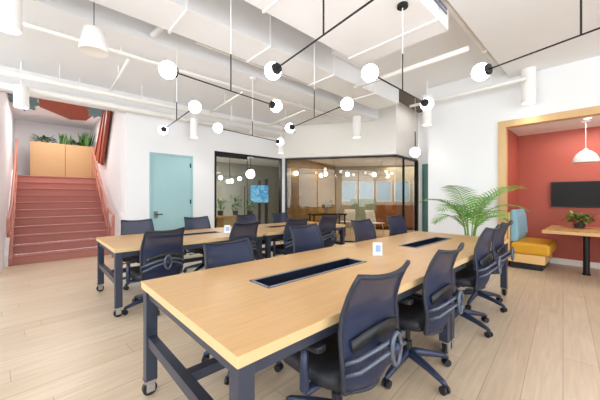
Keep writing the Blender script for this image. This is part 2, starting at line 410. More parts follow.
for i, h in enumerate(holes):
    fr = MB()
    fr.box(h[0], h[0] + .03, .02, .08, 1.12, 1.98); fr.box(h[1] - .03, h[1], .02, .08, 1.12, 1.98); fr.box(h[0] + .03, h[1] - .03, .02, .08, 1.12, 1.15); fr.box(h[0] + .03, h[1] - .03, .02, .08, 1.95, 1.98)
    w = struct(fr.build('window_%d' % (9 + i), M['wall']))
    w.location = (WBA[0], WBA[1], 0); w.rotation_euler = (0, 0, bang)
    MB().box(h[0] + .03, h[1] - .03, .05, .06, 1.15, 1.95).build('lit_pane', M['daylit'], w)
b = MB(); b.prism([(-4.2, 8.96), (-4.08, 8.96), (-2.6, 13.2), (-2.75, 13.2)], 0, 2.8); struct(b.build('wall_lounge_right', M['wall_warm']))
b = MB(); b.prism([(-9.9, 1.5), (WX - .12, 1.5), (WX - .12, 5.6), (GB[0] - .04, GB[1] + .1), (GC[0] - .05, 8.96), (-2.7, 13.2), (-9.9, 13.2)], 2.62, 2.7)
struct(b.build('ceiling_lounge', M['ceil']))

# ------------------------------------------------------------------ stairwell
LZ = 1.87; NST = 11; RI = LZ / NST; TR = 0.25; SX = -7.72
b = MB(); b.box(-11.6, WX - .12, -.52, -.42, 0, ZD); struct(b.build('wall_stair_left', M['wall']))
b = MB(); b.box(-11.6, WX - .12, 1.38, 1.48, 0, ZD); struct(b.build('wall_stair_right', M['wall']))
b = MB(); b.box(-11.7, -11.6, -.52, 1.48, 0, ZD); struct(b.build('wall_stair_back', M['wall']))
b = MB(); b.box(-11.6, WX - .12, -.42, 1.38, 3.54, 3.62); cs = struct(b.build('ceiling_stair', M['ceil']))
# mural on the stair soffit
mu = thing('mural', 'painted terracotta hexagon and teal leaf mural on the ceiling above the stairs', 'mural', (-9.3, .6, 3.53))
def flat(name, pts, m, zz): 
    b = MB(); b.prism(pts, zz, zz + .006); return b.build(name, m, mu)
flat('hexagon_patch', [(-1.15, .15), (-1.0, .5), (0.3, .62), (1.25, .35), (1.2, -.55), (-.2, -.5)], M['terra_dark'], -.004)
def leafblob(name, cx, cy, rx, ry, n, m, zz):
    flat(name, [(cx + rx * math.cos(2 * PI * i / n) * (1 if i % 2 else .7), cy + ry * math.sin(2 * PI * i / n) * (1 if i % 2 else .72)) for i in range(n)], m, zz)
M['mural_teal'] = mat('mural_teal', (84, 128, 132), .7, var=.3, scale=12)
M['mural_gold'] = mat('mural_gold', (196, 150, 78), .7, var=.3, scale=12)
leafblob('leaf_patch', .2, -.78, 1.1, .3, 18, M['mural_teal'], -.012)
leafblob('leaf_patch', .5, .62, 1.0, .26, 18, M['mural_teal'], -.012)
leafblob('gold_patch', .9, -.42, .3, .14, 12, M['mural_gold'], -.02)

st = thing('staircase', 'wide terracotta red staircase rising from the oak floor to a landing', 'staircase', (SX, (SY0 + SY1) / 2, 0))
ox, oy = SX, (SY0 + SY1) / 2; hw = (SY1 - SY0) / 2
for i in range(NST):
    x1 = -i * TR; x0 = -(i + 1) * TR - .02 if i < NST - 1 else (-11.6 - SX)
    b = MB(); b.box(x0, x1, -hw + .05, hw, (i * RI if i else 0), (i + 1) * RI - .03)
    sp = b.build('step', M['terra'], st)
    MB().box(x0 + .02, x1 + .025, -hw + .05, hw, (i + 1) * RI - .03, (i + 1) * RI).build('tread', M['terra_tread'], sp, bevel=.006)
e = NST * TR
for y0, y1, m, nm in ((-hw - .055, -hw + .0, M['wall'], 'stringer'), (-hw, -hw + .05, M['terra'], 'stringer'), (hw, hw + .045, M['terra'], 'stringer')):
    b = MB(); t = .22 if m is M['wall'] else .14
    b.prism_y([(.06, 0), (.06, t), (-e + TR, LZ + t * .6), (-e, LZ + t * .6), (-e, LZ - .4), (-.7, 0)], y0, y1); s_ = b.build(nm, m, st)
    if m is M['wall']: s_['label'] = 'white stringer against the wall'
def rail(y, x_end, n):
    z_of = lambda x: (max(0, -x) / TR) * RI
    pts = [(x_end, y, .62), (x_end + .02, y, .86), (x_end - .06, y, .93), (x_end - .22, y, .95)]
    for x in (-.3, -1.0, -1.7, -2.4): pts.append((x, y, z_of(x) + .95))
    pts += [(-2.6, y, LZ + .90), (-2.75, y, LZ + .95)]
    h = MB(); h.tube(pts, .022, 8).build('handrail', M['rail'], st, smooth=True)
    MB().tube([(x_end, y, .62), (-.3, y, .62), (-2.4, y, z_of(-2.4) + .62)], .014, 8).build('lower_rail', M['rail'], st, smooth=True)
    for k in range(n):
        x = -.12 - 2.5 * k / (n - 1)
        MB().box(x - .02, x + .02, y - .012, y + .012, z_of(x), z_of(x) + .96).build('post', M['rail'], st)
rail(hw - .08, .45, 4); rail(-hw + .03, .7, 4)
MB().box(.42, .47, hw - .105, hw - .055, 0, .90).build('newel_post', M['rail'], st)

# upper flight guard
g = thing('stair_guard', 'slanted rust red steel guard of the upper flight beside the planter', 'stair guard', (-8.9, 1.3, 2.6))
b = MB(); b.prism_y([(.55, .92), (1.05, .92), (-.05, -.45), (-.85, -.25), (-.8, .0)], -.04, .03); b.build('side_plate', M['terra_dark'], g)
b = MB(); b.tube([(-.85, -.05, -.1), (.55, -.05, .9)], .02); b.build('rail_bar', M['terra_dark'], g)
b = MB(); b.obox((-.3, -.05, -.38), (.72, -.05, .86), .03, .06); b.build('lower_flange', M['terra_dark'], g)

# planter at the top of the stairs
PX = -10.55
pl = thing('planter_cabinet', 'tall pale wood planter box standing on the landing at the top of the stairs', 'planter', (PX, .65, LZ))
b = MB(); b.box(-.02, .0, -.73, -.005, 0, .95); b.build('front_panel', M['planter_wood'], pl)
b = MB(); b.box(-.02, .0, .005, .73, 0, .95); b.build('front_panel', M['planter_wood'], pl)
b = MB(); b.box(-.42, -.02, -.73, -.71, 0, .95); b.box(-.42, -.02, .71, .73, 0, .95); b.box(-.44, -.42, -.73, .73, 0, .95); b.build('side_panel', M['planter_wood'], pl)
MB().box(-.42, -.02, -.71, .71, .0, .9).build('soil', M['soil'], pl)

def blade(m, base, d, ln, w, droop, n=6, up=Vector((0, 0, 1))):
    d = Vector(d).normalized(); p = Vector(base); pts = []
    side = d.cross(up)
    if side.length < 1e-3: side = Vector((1, 0, 0))
    side.normalize()
    cur = d.copy()
    for i in range(n + 1):
        t = i / n; ww = w * math.sin(PI * min(1, .12 + .88 * t) ** .8) if t < 1 else 0.0005
        ww = max(ww, .0006)
        pts.append([p - side * ww / 2, p + side * ww / 2])
        cur = (cur + Vector((0, 0, -droop / n))).normalized(); p = p + cur * (ln / n)
    m.grid(pts)
def bush(name, label, cat, loc, rx, ry, h, n, mats, lw=.05, ll=.14, group=None, spiky=False, parent=None, rng=None):
    rng = rng or random.Random(hash(label) % 999)
    m = MB()
    for i in range(n):
        m.cur = rng.randrange(len(mats))
        a = rng.uniform(0, 2 * PI); r = math.sqrt(rng.random())
        if spiky:
            p = (rx * r * math.cos(a), ry * r * math.sin(a), 0)
            blade(m, p, (rng.uniform(-.25, .25), rng.uniform(-.25, .25), 1), h * rng.uniform(.6, 1.05), lw, .05)
        else:
            zz = h * rng.uniform(.15, .9)
            p = (rx * r * math.cos(a) * .8, ry * r * math.sin(a) * .8, zz)
            blade(m, p, (math.cos(a) + rng.uniform(-.6, .6), math.sin(a) + rng.uniform(-.6, .6), rng.uniform(.0, 1.0)), ll * rng.uniform(.7, 1.2), lw, .9, 4)
    if not spiky:
        for i in range(8):
            a = rng.uniform(0, 2 * PI); r = math.sqrt(rng.random())
            m.cur = 0
            m.tube([(0, 0, 0), (rx * .4 * r * math.cos(a), ry * .4 * r * math.sin(a), h * .5), (rx * .7 * r * math.cos(a), ry * .7 * r * math.sin(a), h * .85)], .004, 5)
    o = m.build(name, mats, parent); o.location = loc
    if parent is None: tag(o, label, cat, group)
    return o
R_ = random.Random
gp = 'plants growing in the landing planter'
pz = LZ + .9
bush('leafy_plant', 'low dark leafy plant at the left end of the landing planter', 'plant', (PX - .2, .20, pz), .16, .26, .25, 130, [M['leaf_dark'], M['leaf_mid']], group=gp, rng=R_(1))
bush('snake_plant', 'short upright spiky plant in the middle of the landing planter', 'plant', (PX - .2, .68, pz), .12, .16, .42, 26, [M['leaf_mid'], M['leaf_dark']], lw=.055, group=gp, spiky=True, rng=R_(2))
bush('leafy_plant', 'low dark leafy plant between the two spiky plants of the landing planter', 'plant', (PX - .18, .93, pz), .14, .2, .22, 90, [M['leaf_dark'], M['leaf_mid']], group=gp, rng=R_(3))
bush('snake_plant', 'tallest spiky upright plant near the right end of the landing planter', 'plant', (PX - .22, 1.12, pz), .12, .15, .56, 34, [M['leaf_mid'], M['leaf_dark']], lw=.06, group=gp, spiky=True, rng=R_(4))

# ------------------------------------------------------------------ ceiling services
def solid(name, label, cat, fn, m, group=None, bevel=0):
    b = MB(); fn(b); o = b.build(name, m, bevel=bevel); return tag(o, label, cat, group)
b = MB(); b.prism([(WX, -4.0), (-4.25, -4.0), (-4.25, 6.9), (-4.5, 6.9), (WX, 5.5)], 3.45, ZD); struct(b.build('ceiling_soffit_left', M['ceil']))
b = MB(); b.box(-1.2, 4.0, -4.0, WY, 3.50, ZD); struct(b.build('ceiling_soffit_right', M['ceil']))
t = thing('air_duct', 'long white rectangular main air duct running the length of the room', 'air duct', (-3.46, 2.0, 3.4))
MB().box(-.29, .29, -5.9, 4.0, 0, .58).build('duct_body', M['duct'], t, bevel=.006)
for y in (-1.9, -.75, .4, 1.75, 3.0): MB().box(-.31, .31, y - .015, y + .015, -.02, .58).build('flange', M['duct'], t)
t = thing('air_duct', 'broad white branch duct box crossing above the front table', 'air duct', (-2.2, 1.6, 3.3))
MB().box(-.30, .92, -3.2, 2.02, 0, .69).build('duct_body', M['duct'], t, bevel=.006)
gr = MB(); gr.box(.92, .935, 1.5, 1.95, .1, .45); gr.build('grille_frame', M['duct'], t)
for k in range(6): MB().box(.935, .945, 1.54, 1.91, .13 + k * .05, .155 + k * .05).build('grille_slat', M['rim'], t)
b = MB(); b.box(-3.15, -1.2, 3.64, 9.0, 3.72, ZD); struct(b.build('ceiling_soffit_back', M['ceil']))

def pipe(label, pts, r, hang, m='pipe', name='ceiling_pipe'):
    t = thing(name, label, 'pipe', pts[0], 0, 'white pipes under the ceiling')
    p0 = Vector(pts[0]); loc = [Vector(p) - p0 for p in pts]
    MB().tube(loc, r, 10).build('pipe_run', M[m], t, smooth=True)
    for q, ztop in hang:
        q = Vector(q) - p0
        h = MB(); h.tube([q, q + Vector((0, 0, ztop - q.z - p0.z))], .008, 6); h.lathe([(r * 1.25, -.02), (r * 1.25, .02)], 10, q, Matrix.Rotation(PI / 2, 4, 'X') if abs(loc[-1].y) > abs(loc[-1].x) else Matrix.Rotation(PI / 2, 4, 'Y'))
        h.build('hanger', M[m], t)
pipe('thick white pipe along the top of the door wall', [(-6.45, -3.9, 3.06), (-6.45, 5.3, 3.06)], .055, [((-6.45, y, 3.06), 3.45) for y in (-1.5, .6, 2.2, 4.2)])
pipe('white pipe running above the stair opening, second from the door wall', [(-6.02, -3.9, 3.14), (-6.02, 5.4, 3.14)], .04, [((-6.02, y, 3.14), 3.45) for y in (-1, .3, 1.5, 3.4)])
pipe('thin white pipe under the left ceiling soffit behind the hanging speaker', [(-4.7, -3.9, 3.36), (-4.7, 6.0, 3.36)], .025, [((-4.7, y, 3.36), 3.45) for y in (-.5, .9, 2.6, 4.4)])
pipe('thin white pipe hanging in the shadowed gap beside the main duct', [(-4.0, -3.9, 3.86), (-4.0, 6.2, 3.86)], .03, [((-4.0, y, 3.86), 4.0) for y in (0.6, 1.1, 2.1, 3.2, 4.4, 5.4)])
pipe('white pipe crossing beyond the branch duct toward the right soffit', [(-3.1, 4.25, 3.3), (-1.25, 4.25, 3.3)], .035, [((-2.2, 4.25, 3.3), 3.72)])
pipe('white pipe crossing just above the right white wall', [(-2.9, 5.98, 3.28), (-.9, 5.98, 3.28)], .03, [((-1.4, 5.98, 3.28), 3.5)])
pipe('white pipe running along the edge of the right ceiling soffit', [(-1.26, -3.5, 3.56), (-1.26, 6.2, 3.56)], .045, [((-1.26, y, 3.56), 4.0) for y in (1, 3.0, 5.0)])
pipe('bent thin conduit on the right ceiling soffit', [(.35, 2.0, 3.48), (.3, 3.0, 3.48), (.2, 3.15, 3.48), (-.4, 3.3, 3.48), (-.75, 3.4, 3.48)], .012, [])
for k, y in enumerate((1.0, 2.9, 4.55)):
    pipe('thin white pipe crossing the left ceiling soffit, %s the stairs' % ('nearest', 'second from', 'farthest from')[k], [(-6.02, y, 3.21), (-4.72, y, 3.31)], .018, [((-5.4, y, 3.258), 3.45)])
for y in (-1.0, .55, 1.8, 3.3):
    MB().box(-.315, .935, y - 1.6 - .012, y - 1.6 + .012, -.015, .69).build('flange', M['duct'], [o for o in C.objects if o.name == 'air_duct.001'][0])
def brace(label, p, q): 
    b = MB(); b.obox((0, 0, 0), Vector(q) - Vector(p), .05, .05); o = b.build('strut_brace', M['pipe']); o.location = p; tag(o, label, 'strut brace')
brace('pale slanted strut brace in the gap left of the main duct', (-4.15, 1.15, 3.46), (-3.9, 1.55, 3.98))
t = thing('strut_channel', 'pale strut channel frame in the shadowed gap beside the main duct', 'strut channel', (-4.12, 1.75, 3.6))
MB().box(-.02, .02, 0, 2.6, -.02, .03).build('channel', M['pipe'], t)
for y in (0.02, 1.3, 2.58): MB().box(-.015, .015, y - .015, y + .015, .03, .4).build('hanger', M['pipe'], t)

# cylinder downlights
def cyl_light(label, x, y, zt, r, h, power=10):
    t = thing('cylinder_downlight', label, 'ceiling light', (x, y, zt), 0, 'white cylinder downlights')
    MB().lathe([(r, 0), (r, -h), (r - .008, -h), (r - .008, -h + .03)], 24).build('housing', M['lamp_white'], t, smooth=False)
    MB().lathe([(.001, -h + .025), (r - .01, -h + .025), (r - .01, -h + .03), (.001, -h + .03)], 24).build('lamp_aperture', M['lit'], t)
    if zt < ZT(x, y) - .01: MB().tube([(0, 0, -.005), (0, 0, ZT(x, y) - zt)], .01, 6).build('stem', M['lamp_white'], t)
    ld = bpy.data.lights.new('downlight', 'SPOT'); ld.energy = power; ld.spot_size = math.radians(110); ld.spot_blend = .8; ld.shadow_soft_size = r * .8; ld.color = (1, .98, .95)
    lo = bpy.data.objects.new('downlight_lamp', ld); C.objects.link(lo); lo.location = (0, 0, -h - .02); lo.parent = t
def ZT(x, y):
    if x < -4.25: return 3.45
    if x < -3.75: return 4.0
    if x < -3.17: return 3.4
    if x < -1.28: return (3.3 if x > -2.5 else 4.0) if y < 3.62 else 3.72
    return 3.5
cyl_light('white cylinder downlight in front of the wall left of the niche opening', -.90, 6.2, 3.5, .10, .58)
cyl_light('white cylinder downlight above the lounge glass beyond the main duct', -4.50, 6.25, 3.44, .105, .55)
cyl_light('white cylinder downlight above the teal door', -6.28, 2.62, 3.06, .085, .42)
cyl_light('white cylinder downlight at the foot of the stairs', -6.28, -.15, 3.05, .09, .33, 3)
cyl_light('large white cylinder downlight in the top left corner of the photo', -3.96, -.19, 3.50, .105, .56)
cyl_light('white cylinder downlight above the right end of the lounge glass by the corner', -2.52, 5.95, 3.40, .09, .60)
cyl_light('white cylinder downlight by the corner post between the two glass walls', -6.2, 5.05, 2.95, .08, .42)

# hanging speaker
t = thing('pendant_speaker', 'white bell shaped speaker hanging on a cable under the left soffit', 'speaker', (-3.83, .48, 2.9))
MB().lathe([(.08, .25), (.098, .245), (.138, .02), (.138, 0), (.128, 0), (.09, .02), (.001, .025)], 24).build('housing', M['lamp_white'], t, smooth=True)
MB().tube([(0, 0, .235), (0, 0, 1.09)], .006, 6).build('cable', M['rim'], t)

# two-globe pendants
GR = .073; ZL = 2.41
def globe_fixture(name, label, mid, direction, L, zt, black_top=False, group='two globe pendant lights', black=.38):
    rz = math.atan2(direction[1], direction[0])
    t = thing(name, label, 'pendant light', (mid[0], mid[1], ZL if len(mid) < 3 else mid[2]), rz, group)
    h = L / 2; zt = zt - t.location.z
    MB().tube([(-h + GR * .5, 0, 0), (h - GR * .5, 0, 0)], .0065, 8).build('rod', M['black_metal'], t)
    MB().tube([(0, 0, 0), (0, 0, min(black, zt))], .0065, 8).build('stem', M['black_metal'], t)
    if zt > black + .02:
        u = MB().tube([(0, 0, black), (0, 0, zt - .02)], .005, 8).build('stem', M['pipe'], t); u['label'] = 'thin white upper stem'
    MB().lathe([(.055, zt), (.055, zt - .03), (.012, zt - .035)], 16).build('canopy', M['black_metal'] if black_top else M['pipe'], t)
    for s in (-1, 1):
        MB().sphere((s * h, 0, 0), GR, 24, 14).build('globe', M['globe'], t, smooth=True)
        Mx = Matrix.Rotation(-s * PI / 2, 4, 'Y')
        MB().lathe([(.012, -.0), (.046, .002), (.05, .024), (.046, .030), (.001, .030)], 18, (s * (h - GR - .002), 0, 0), Matrix.Rotation(s * PI / 2, 4, 'Y')).build('globe_cap', M['black_metal'], t, smooth=False)
    return t
def P2(px, py):                                            # point at pendant height seen at a pixel
    dd = F * (ZL - H) / (197 - py); k = (px - 300) / F
    return Vector((dd * (-ST + CT * k), dd * (CT + ST * k)))
def fx(label, a, c, **kw):
    A = P2(*a); B = P2(*c); m = (A + B) / 2; v = B - A
    return globe_fixture('globe_pendant', label, (m.x, m.y), (v.x, v.y), v.length, ZT(m.x, m.y), **kw)
fx('two globe pendant under the main duct, left of the nearest crosswise pendant', (168, 70), (276, 106))
A = P2(273, 71); B = P2(323.5, 35); v = (B - A)
globe_fixture('globe_pendant', 'nearest two globe pendant, its rod leaving the top of the photo', (B.x, B.y), (v.x, v.y), v.length * 2, 3.3, black=1.0)
fx('two globe pendant with black canopy hanging over the far half of the front table', (370, 73), (427, 104), black_top=True)
A = P2(481, 72); B = P2(581, 35); v = (B - A)
globe_fixture('globe_pendant', 'two globe pendant reaching toward the niche at the right side of the photo', (B.x, B.y), (v.x, v.y), v.length * 2, 3.5, black=1.1)
fx('two globe pendant in front of the teal door', (195, 107), (163, 130), black=.26)
fx('two globe pendant in front of the meeting room glass', (218, 128), (280, 142), black=.26)
fx('two globe pendant between the main duct and the lounge glass', (347, 104), (290, 128))
# single globe in the corridor
t = thing('globe_pendant', 'single globe pendant hanging in the corridor by the lounge glass', 'pendant light', (-3.05, 7.15, 2.41), 0, 'two globe pendant lights')
t.location = (-3.16, 6.78, 2.40); t['group'] = 'single globe pendants'
MB().sphere((0, 0, 0), .12, 24, 14).build('globe', M['globe'], t, smooth=True)
MB().lathe([(.05, .09), (.05, .14), (.012, .15)], 16).build('globe_cap', M['black_metal'], t)
MB().tube([(0, 0, .14), (0, 0, .5)], .012, 8).build('stem', M['black_metal'], t)
MB().tube([(0, 0, .5), (0, 0, 1.59)], .006, 8).build('stem', M['pipe'], t)

# ------------------------------------------------------------------ tables
def table_unit(label, x0, x1, y0, y1, group, tw=.21, tl=1.05, toff=.03):
    cx, cy = (x0 + x1) / 2, (y0 + y1) / 2; W = (x1 - x0) / 2; Lh = (y1 - y0) / 2
    t = thing('work_table', label, 'table', (cx, cy, 0), 0, group)
    top = MB(); xs = [-W, -tw / 2 - .02, tw / 2 - .02, W]; ys = [-Lh, toff - tl / 2, toff + tl / 2, Lh]
    for z, flip in ((.75, 0), (.706, 1)):
        for i in range(3):
            for j in range(3):
                if i == 1 and j == 1: continue
                q = [(xs[i], ys[j], z), (xs[i + 1], ys[j], z), (xs[i + 1], ys[j + 1], z), (xs[i], ys[j + 1], z)]
                top.add(q, [(0, 1, 2, 3)])
    top.cur = 1
    for a, c in (((-W, -Lh), (W, -Lh)), ((W, -Lh), (W, Lh)), ((W, Lh), (-W, Lh)), ((-W, Lh), (-W, -Lh))):
        top.add([(a[0], a[1], .706), (c[0], c[1], .706), (c[0], c[1], .75), (a[0], a[1], .75)], [(0, 1, 2, 3)])
    for a, c in (((xs[1], ys[1]), (xs[2], ys[1])), ((xs[2], ys[1]), (xs[2], ys[2])), ((xs[2], ys[2]), (xs[1], ys[2])), ((xs[1], ys[2]), (xs[1], ys[1]))):
        top.add([(a[0], a[1], .706), (c[0], c[1], .706), (c[0], c[1], .75), (a[0], a[1], .75)], [(0, 1, 2, 3)])
    tp = top.build('tabletop', [M['table'], M['ply']], t)
    bm = bmesh.new(); bm.from_mesh(tp.data); bmesh.ops.remove_doubles(bm, verts=bm.verts, dist=1e-5); bmesh.ops.recalc_face_normals(bm, faces=bm.faces); bm.to_mesh(tp.data); bm.free()
    md = tp.modifiers.new('bevel', 'BEVEL'); md.width = .004; md.segments = 2; md.limit_method = 'ANGLE'
    # cable tray
    a0, a1, c0, c1 = xs[1], xs[2], ys[1], ys[2]
    tr = MB(); w = .004
    tr.box(a0, a1, c0, c1, .62, .624); tr.box(a0, a0 + w, c0, c1, .624, .752); tr.box(a1 - w, a1, c0, c1, .624, .752); tr.box(a0, a1, c0, c0 + w, .624, .752); tr.box(a0, a1, c1 - w, c1, .624, .752)
    ty = tr.build('cable_tray', M['tray'], t)
    rm = MB(); rw = .018
    rm.box(a0 - .004, a0 + rw, c0, c1, .7505, .755); rm.box(a1 - rw, a1 + .004, c0, c1, .7505, .755); rm.box(a0, a1, c0 - .004, c0 + rw, .7505, .755); rm.box(a0, a1, c1 - rw, c1 + .004, .7505, .755)
    rm.build('rim', M['rim'], ty)
    pb = MB(); pb.box(a0 + .03, a0 + .09, c0 + .1, c0 + .55, .625, .66); pb.build('power_strip', M['dark'], ty, bevel=.004)
    cb = MB(); cb.tube([(a0 + .07, c0 + .2, .66), (a0 + .09, c0 + .24, .70), (a0 + .12, c0 + .32, .66), (a0 + .1, c0 + .6, .645), (a0 + .12, c1 - .1, .635)], .005, 6); cb.build('cable', M['rim'], ty, smooth=True)
    # steel frame
    ix, iy = W - .045, Lh - .045
    for sx in (-1, 1):
        for sy in (-1, 1):
            MB().box(sx * ix - .035, sx * ix + .035, sy * iy - .035, sy * iy + .035, .105, .706).build('leg', M['steel'], t, bevel=.004)
            cs = MB(); X, Y = sx * (ix + .004), sy * (iy + .004)
            cs.tube([(X - .016, Y, .044), (X + .016, Y, .044)], .044, 18); cs.build('caster', M['dark'], t)
            ck = MB(); ck.box(X - .032, X - .02, Y - .026, Y + .026, .03, .10); ck.box(X + .02, X + .032, Y - .026, Y + .026, .03, .10); ck.box(X - .036, X + .036, Y - .036, Y + .036, .092, .105); ck.tube([(X - .034, Y, .044), (X + .034, Y, .044)], .012, 10); ck.build('caster_fork', M['chrome'], t)
    for s in (-1, 1):
        MB().box(s * ix - .02, s * ix + .02, -iy + .035, iy - .035, .645, .705).build('apron', M['steel'], t)
        MB().box(-ix + .035, ix - .035, s * iy - .02, s * iy + .02, .645, .705).build('apron', M['steel'], t)
        MB().box(-ix + .035, ix - .035, s * iy - .025, s * iy + .025, .34, .40).build('stretcher', M['steel'], t)
    MB().box(-.03, .03, -iy + .025, iy - .025, .345, .395).build('stretcher', M['steel'], t)
    return t
TX0, TX1 = -2.11, -.878
LXA, LXB = -4.83, -3.60
g1, g2 = 'joined halves of the front work table', 'joined halves of the rear work table'
table_unit('oak topped steel work table nearest the camera, with an open cable tray', TX0, TX1, .52, 2.57, g1)
table_unit('oak topped steel work table end nearest the palm and niche', TX0, TX1, 2.574, 4.62, g1, toff=-.02)
table_unit('oak topped steel work table nearest the red stairs', LXA, LXB, .63, 2.58, g2)
table_unit('oak topped steel work table end nearest the meeting room glass', LXA, LXB, 2.66, 4.62, g2)

# little acrylic signs
def sign(label, x, y, rz):
    t = thing('table_sign', label, 'sign holder', (x, y, .7515), rz)
    MB().box(-.045, .045, -.025, .025, 0, .006).build('sign_base', M['sign'], t)
    MB().box(-.045, .045, -.004, .004, .006, .12).build('sign_plate', M['sign'], t, bevel=.001)
    MB().box(-.02, .03, -.0055, -.004, .03, .095).build('print_patch', M['sign_print'], t)
sign('small white sign holder in the middle of the front table', -1.50, 2.42, TH)
sign('small white sign holder on the rear table near the meeting room glass', -4.02, 2.2, TH)

# ------------------------------------------------------------------ office chairs (face +Y locally)
def lerp_tab(tab, z):
    for (z0, v0), (z1, v1) in zip(tab, tab[1:]):
        if z <= z1: 
            t = (z - z0) / (z1 - z0); t = max(0, t); return v0 + (v1 - v0) * t
    return tab[-1][1]
ZB, ZT_ = .37, .945
PROF = [(.46, .235), (.50, .262), (.56, .278), (.62, .282), (.69, .272), (.76, .262), (.84, .266), (.91, .288), (.96, .315), (1.0, .345)]
HALF = [(.46, .12), (.475, .165), (.50, .20), (.54, .222), (.62, .235), (.74, .236), (.86, .226), (.95, .216), (1.0, .212)]
def back_pt(u, z, off=0):
    zr = z; z = .46 + (z - ZB) * .54 / (ZT_ - ZB)
    b_ = lerp_tab(PROF, z); w = lerp_tab(HALF, z)
    y = -b_ + .045 * u * u * (1 - .3 * (z - .46) / .54)
    zz = zr + (.022 * u * u if z > .9 else 0) * ((z - .9) / .1 if z > .9 else 0)
    return Vector((w * u, y - off, zz))
def make_chair():
    t = thing('office_chair', 'x', 'chair', (0, 0, 0), 0, 'navy mesh office chairs')
    zs = [ZB + (ZT_ - ZB) * i / 20 for i in range(21)]; us = [-1 + 2 * j / 12 for j in range(13)]
    bk = MB().grid([[back_pt(u, z) for u in us] for z in zs]).build('backrest', M['mesh'], t, smooth=True)
    out = [back_pt(-1, z) for z in zs] + [back_pt(u, ZT_) for u in us[1:-1]] + [back_pt(1, z) for z in zs[::-1]] + [back_pt(u, ZB) for u in us[::-1][1:-1]]
    MB().tube(out + [out[0]], .0125, 8, False).build('back_frame', M['edge'], t, smooth=True)
    # dark strip, lumbar bars and bracket behind the mesh
    UL = [-.82 + 1.64 * k / 12 for k in range(13)]
    MB().grid([[back_pt(u, z + .055 * (1 - u * u), .010 + .014 * (1 - u * u)) for u in UL] for z in (.590, .615, .645)]).build('lumbar_strip', M['dark'], t, smooth=True, solid=.006)
    for z, off, k_ in ((.570, .03, .07), (.515, .034, .085)):
        pts = [back_pt(-.98, z, .008)] + [back_pt(u, z + k_ * (1 - u * u), off + .05 * (1 - u * u)) for u in UL] + [back_pt(.98, z, .008)]
        MB().tube(pts, .0105, 8).build('lumbar_bar', M['grey_bar'], t, smooth=True)
    c = back_pt(0, .605, .092)
    rg = [c + Vector((.036 * math.cos(a), 0, .072 * math.sin(a))) for a in [2 * PI * k / 20 for k in range(21)]]
    MB().tube(rg, .011, 8, False).build('lumbar_ring', M['grey_bar'], t, smooth=True)
    MB().lathe([(.024, -.02), (.028, -.006), (.025, .012), (.001, .016)], 18, c, Matrix.Rotation(PI / 2, 4, 'X')).build('lumbar_knob', M['navy_plastic'], t, smooth=True)
    MB().tube([(0, c.y + .01, .60), (0, c.y + .09, .58), (0, -.24, .50), (0, -.225, .41), (0, -.16, .372), (0, 0, .37)], [.016, .02, .022, .024, .028, .03], 8).build('spine', M['navy_plastic'], t, smooth=True)
    # seat
    st_ = []
    n = 24
    def ring(sx, sy, z, y0=.0):
        return [Vector((sx * math.copysign(abs(math.cos(a)) ** .45, math.cos(a)), y0 + sy * math.copysign(abs(math.sin(a)) ** .45, math.sin(a)), z)) for a in [2 * PI * i / n for i in range(n)]]
    rings = [ring(.20, .19, .395, .03), ring(.245, .235, .405, .03), ring(.25, .24, .44, .03), ring(.243, .233, .465, .03), ring(.21, .20, .478, .03), ring(.1, .1, .472, .03), ring(.001, .001, .47, .03)]
    m = MB(); m.grid([r + [r[0]] for r in rings]); m.add(rings[0], [tuple(range(n))])
    m.build('seat', M['seat'], t, smooth=True)
    MB().box(-.10, .10, -.10, .13, .355, .394).build('tilt_mechanism', M['dark'], t, bevel=.012)
    MB().tube([(.09, .04, .37), (.24, .05, .365), (.27, .05, .365)], [.006, .006, .012], 8).build('lever', M['dark'], t)
    # arms
    for s in (-1, 1):
        a = MB().obox((s * .12, -.06, .385), (s * .30, -.06, .385), .05, .018)
        a.tube([(s * .285, -.06, .385), (s * .30, -.06, .40), (s * .302, -.06, .50), (s * .298, -.06, .615)], [.022, .024, .022, .018], 8)
        ar = a.build('arm', M['navy_plastic'], t, smooth=True)
        p = MB(); prof = ring(.042, .12, .63, -.05)
        pr2 = [Vector((v.x + s * .29, v.y, v.z)) for v in prof]; pr0 = [Vector((v.x * .9 + s * .29, v.y, .612)) for v in prof]; pr3 = [Vector((v.x * .85 + s * .29, v.y * .97, .637)) for v in prof]
        p.grid([q + [q[0]] for q in (pr0, pr2, pr3)]); p.add(pr0, [tuple(range(n))]); p.add(pr3, [tuple(range(n))])
        p.build('arm_pad', M['dark'], ar, smooth=False)
    MB().tube([(0, 0, .11), (0, 0, .22), (0, 0, .225), (0, 0, .352)], [.028, .028, .018, .018], 12).build('gas_column', M['dark'], t, smooth=False)
    for k in range(5):
        a = PI / 2 + .32 + 2 * PI * k / 5; ca, sa = math.cos(a), math.sin(a)
        lg = MB().tube([(ca * .0, sa * .0, .13), (ca * .06, sa * .06, .125), (ca * .2, sa * .2, .10), (ca * .30, sa * .30, .075), (ca * .325, sa * .325, .062)], [.034, .032, .024, .019, .015], 8).build('base_leg', M['navy_plastic'], t, smooth=True)
        cs = MB(); tx, ty = -sa, ca
        for s in (-1, 1):
            cc = Vector((ca * .315 + tx * .016 * s, sa * .315 + ty * .016 * s, .0275))
            cs.tube([cc - Vector((tx, ty, 0)) * .009, cc + Vector((tx, ty, 0)) * .009], .0275, 14)
        cs.tube([(ca * .315, sa * .315, .03), (ca * .315, sa * .315, .065)], .012, 8)
        cs.build('caster', M['dark'], lg)
    return t
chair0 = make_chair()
used = [False]
BASE = ('gas_column', 'base_leg', 'caster')
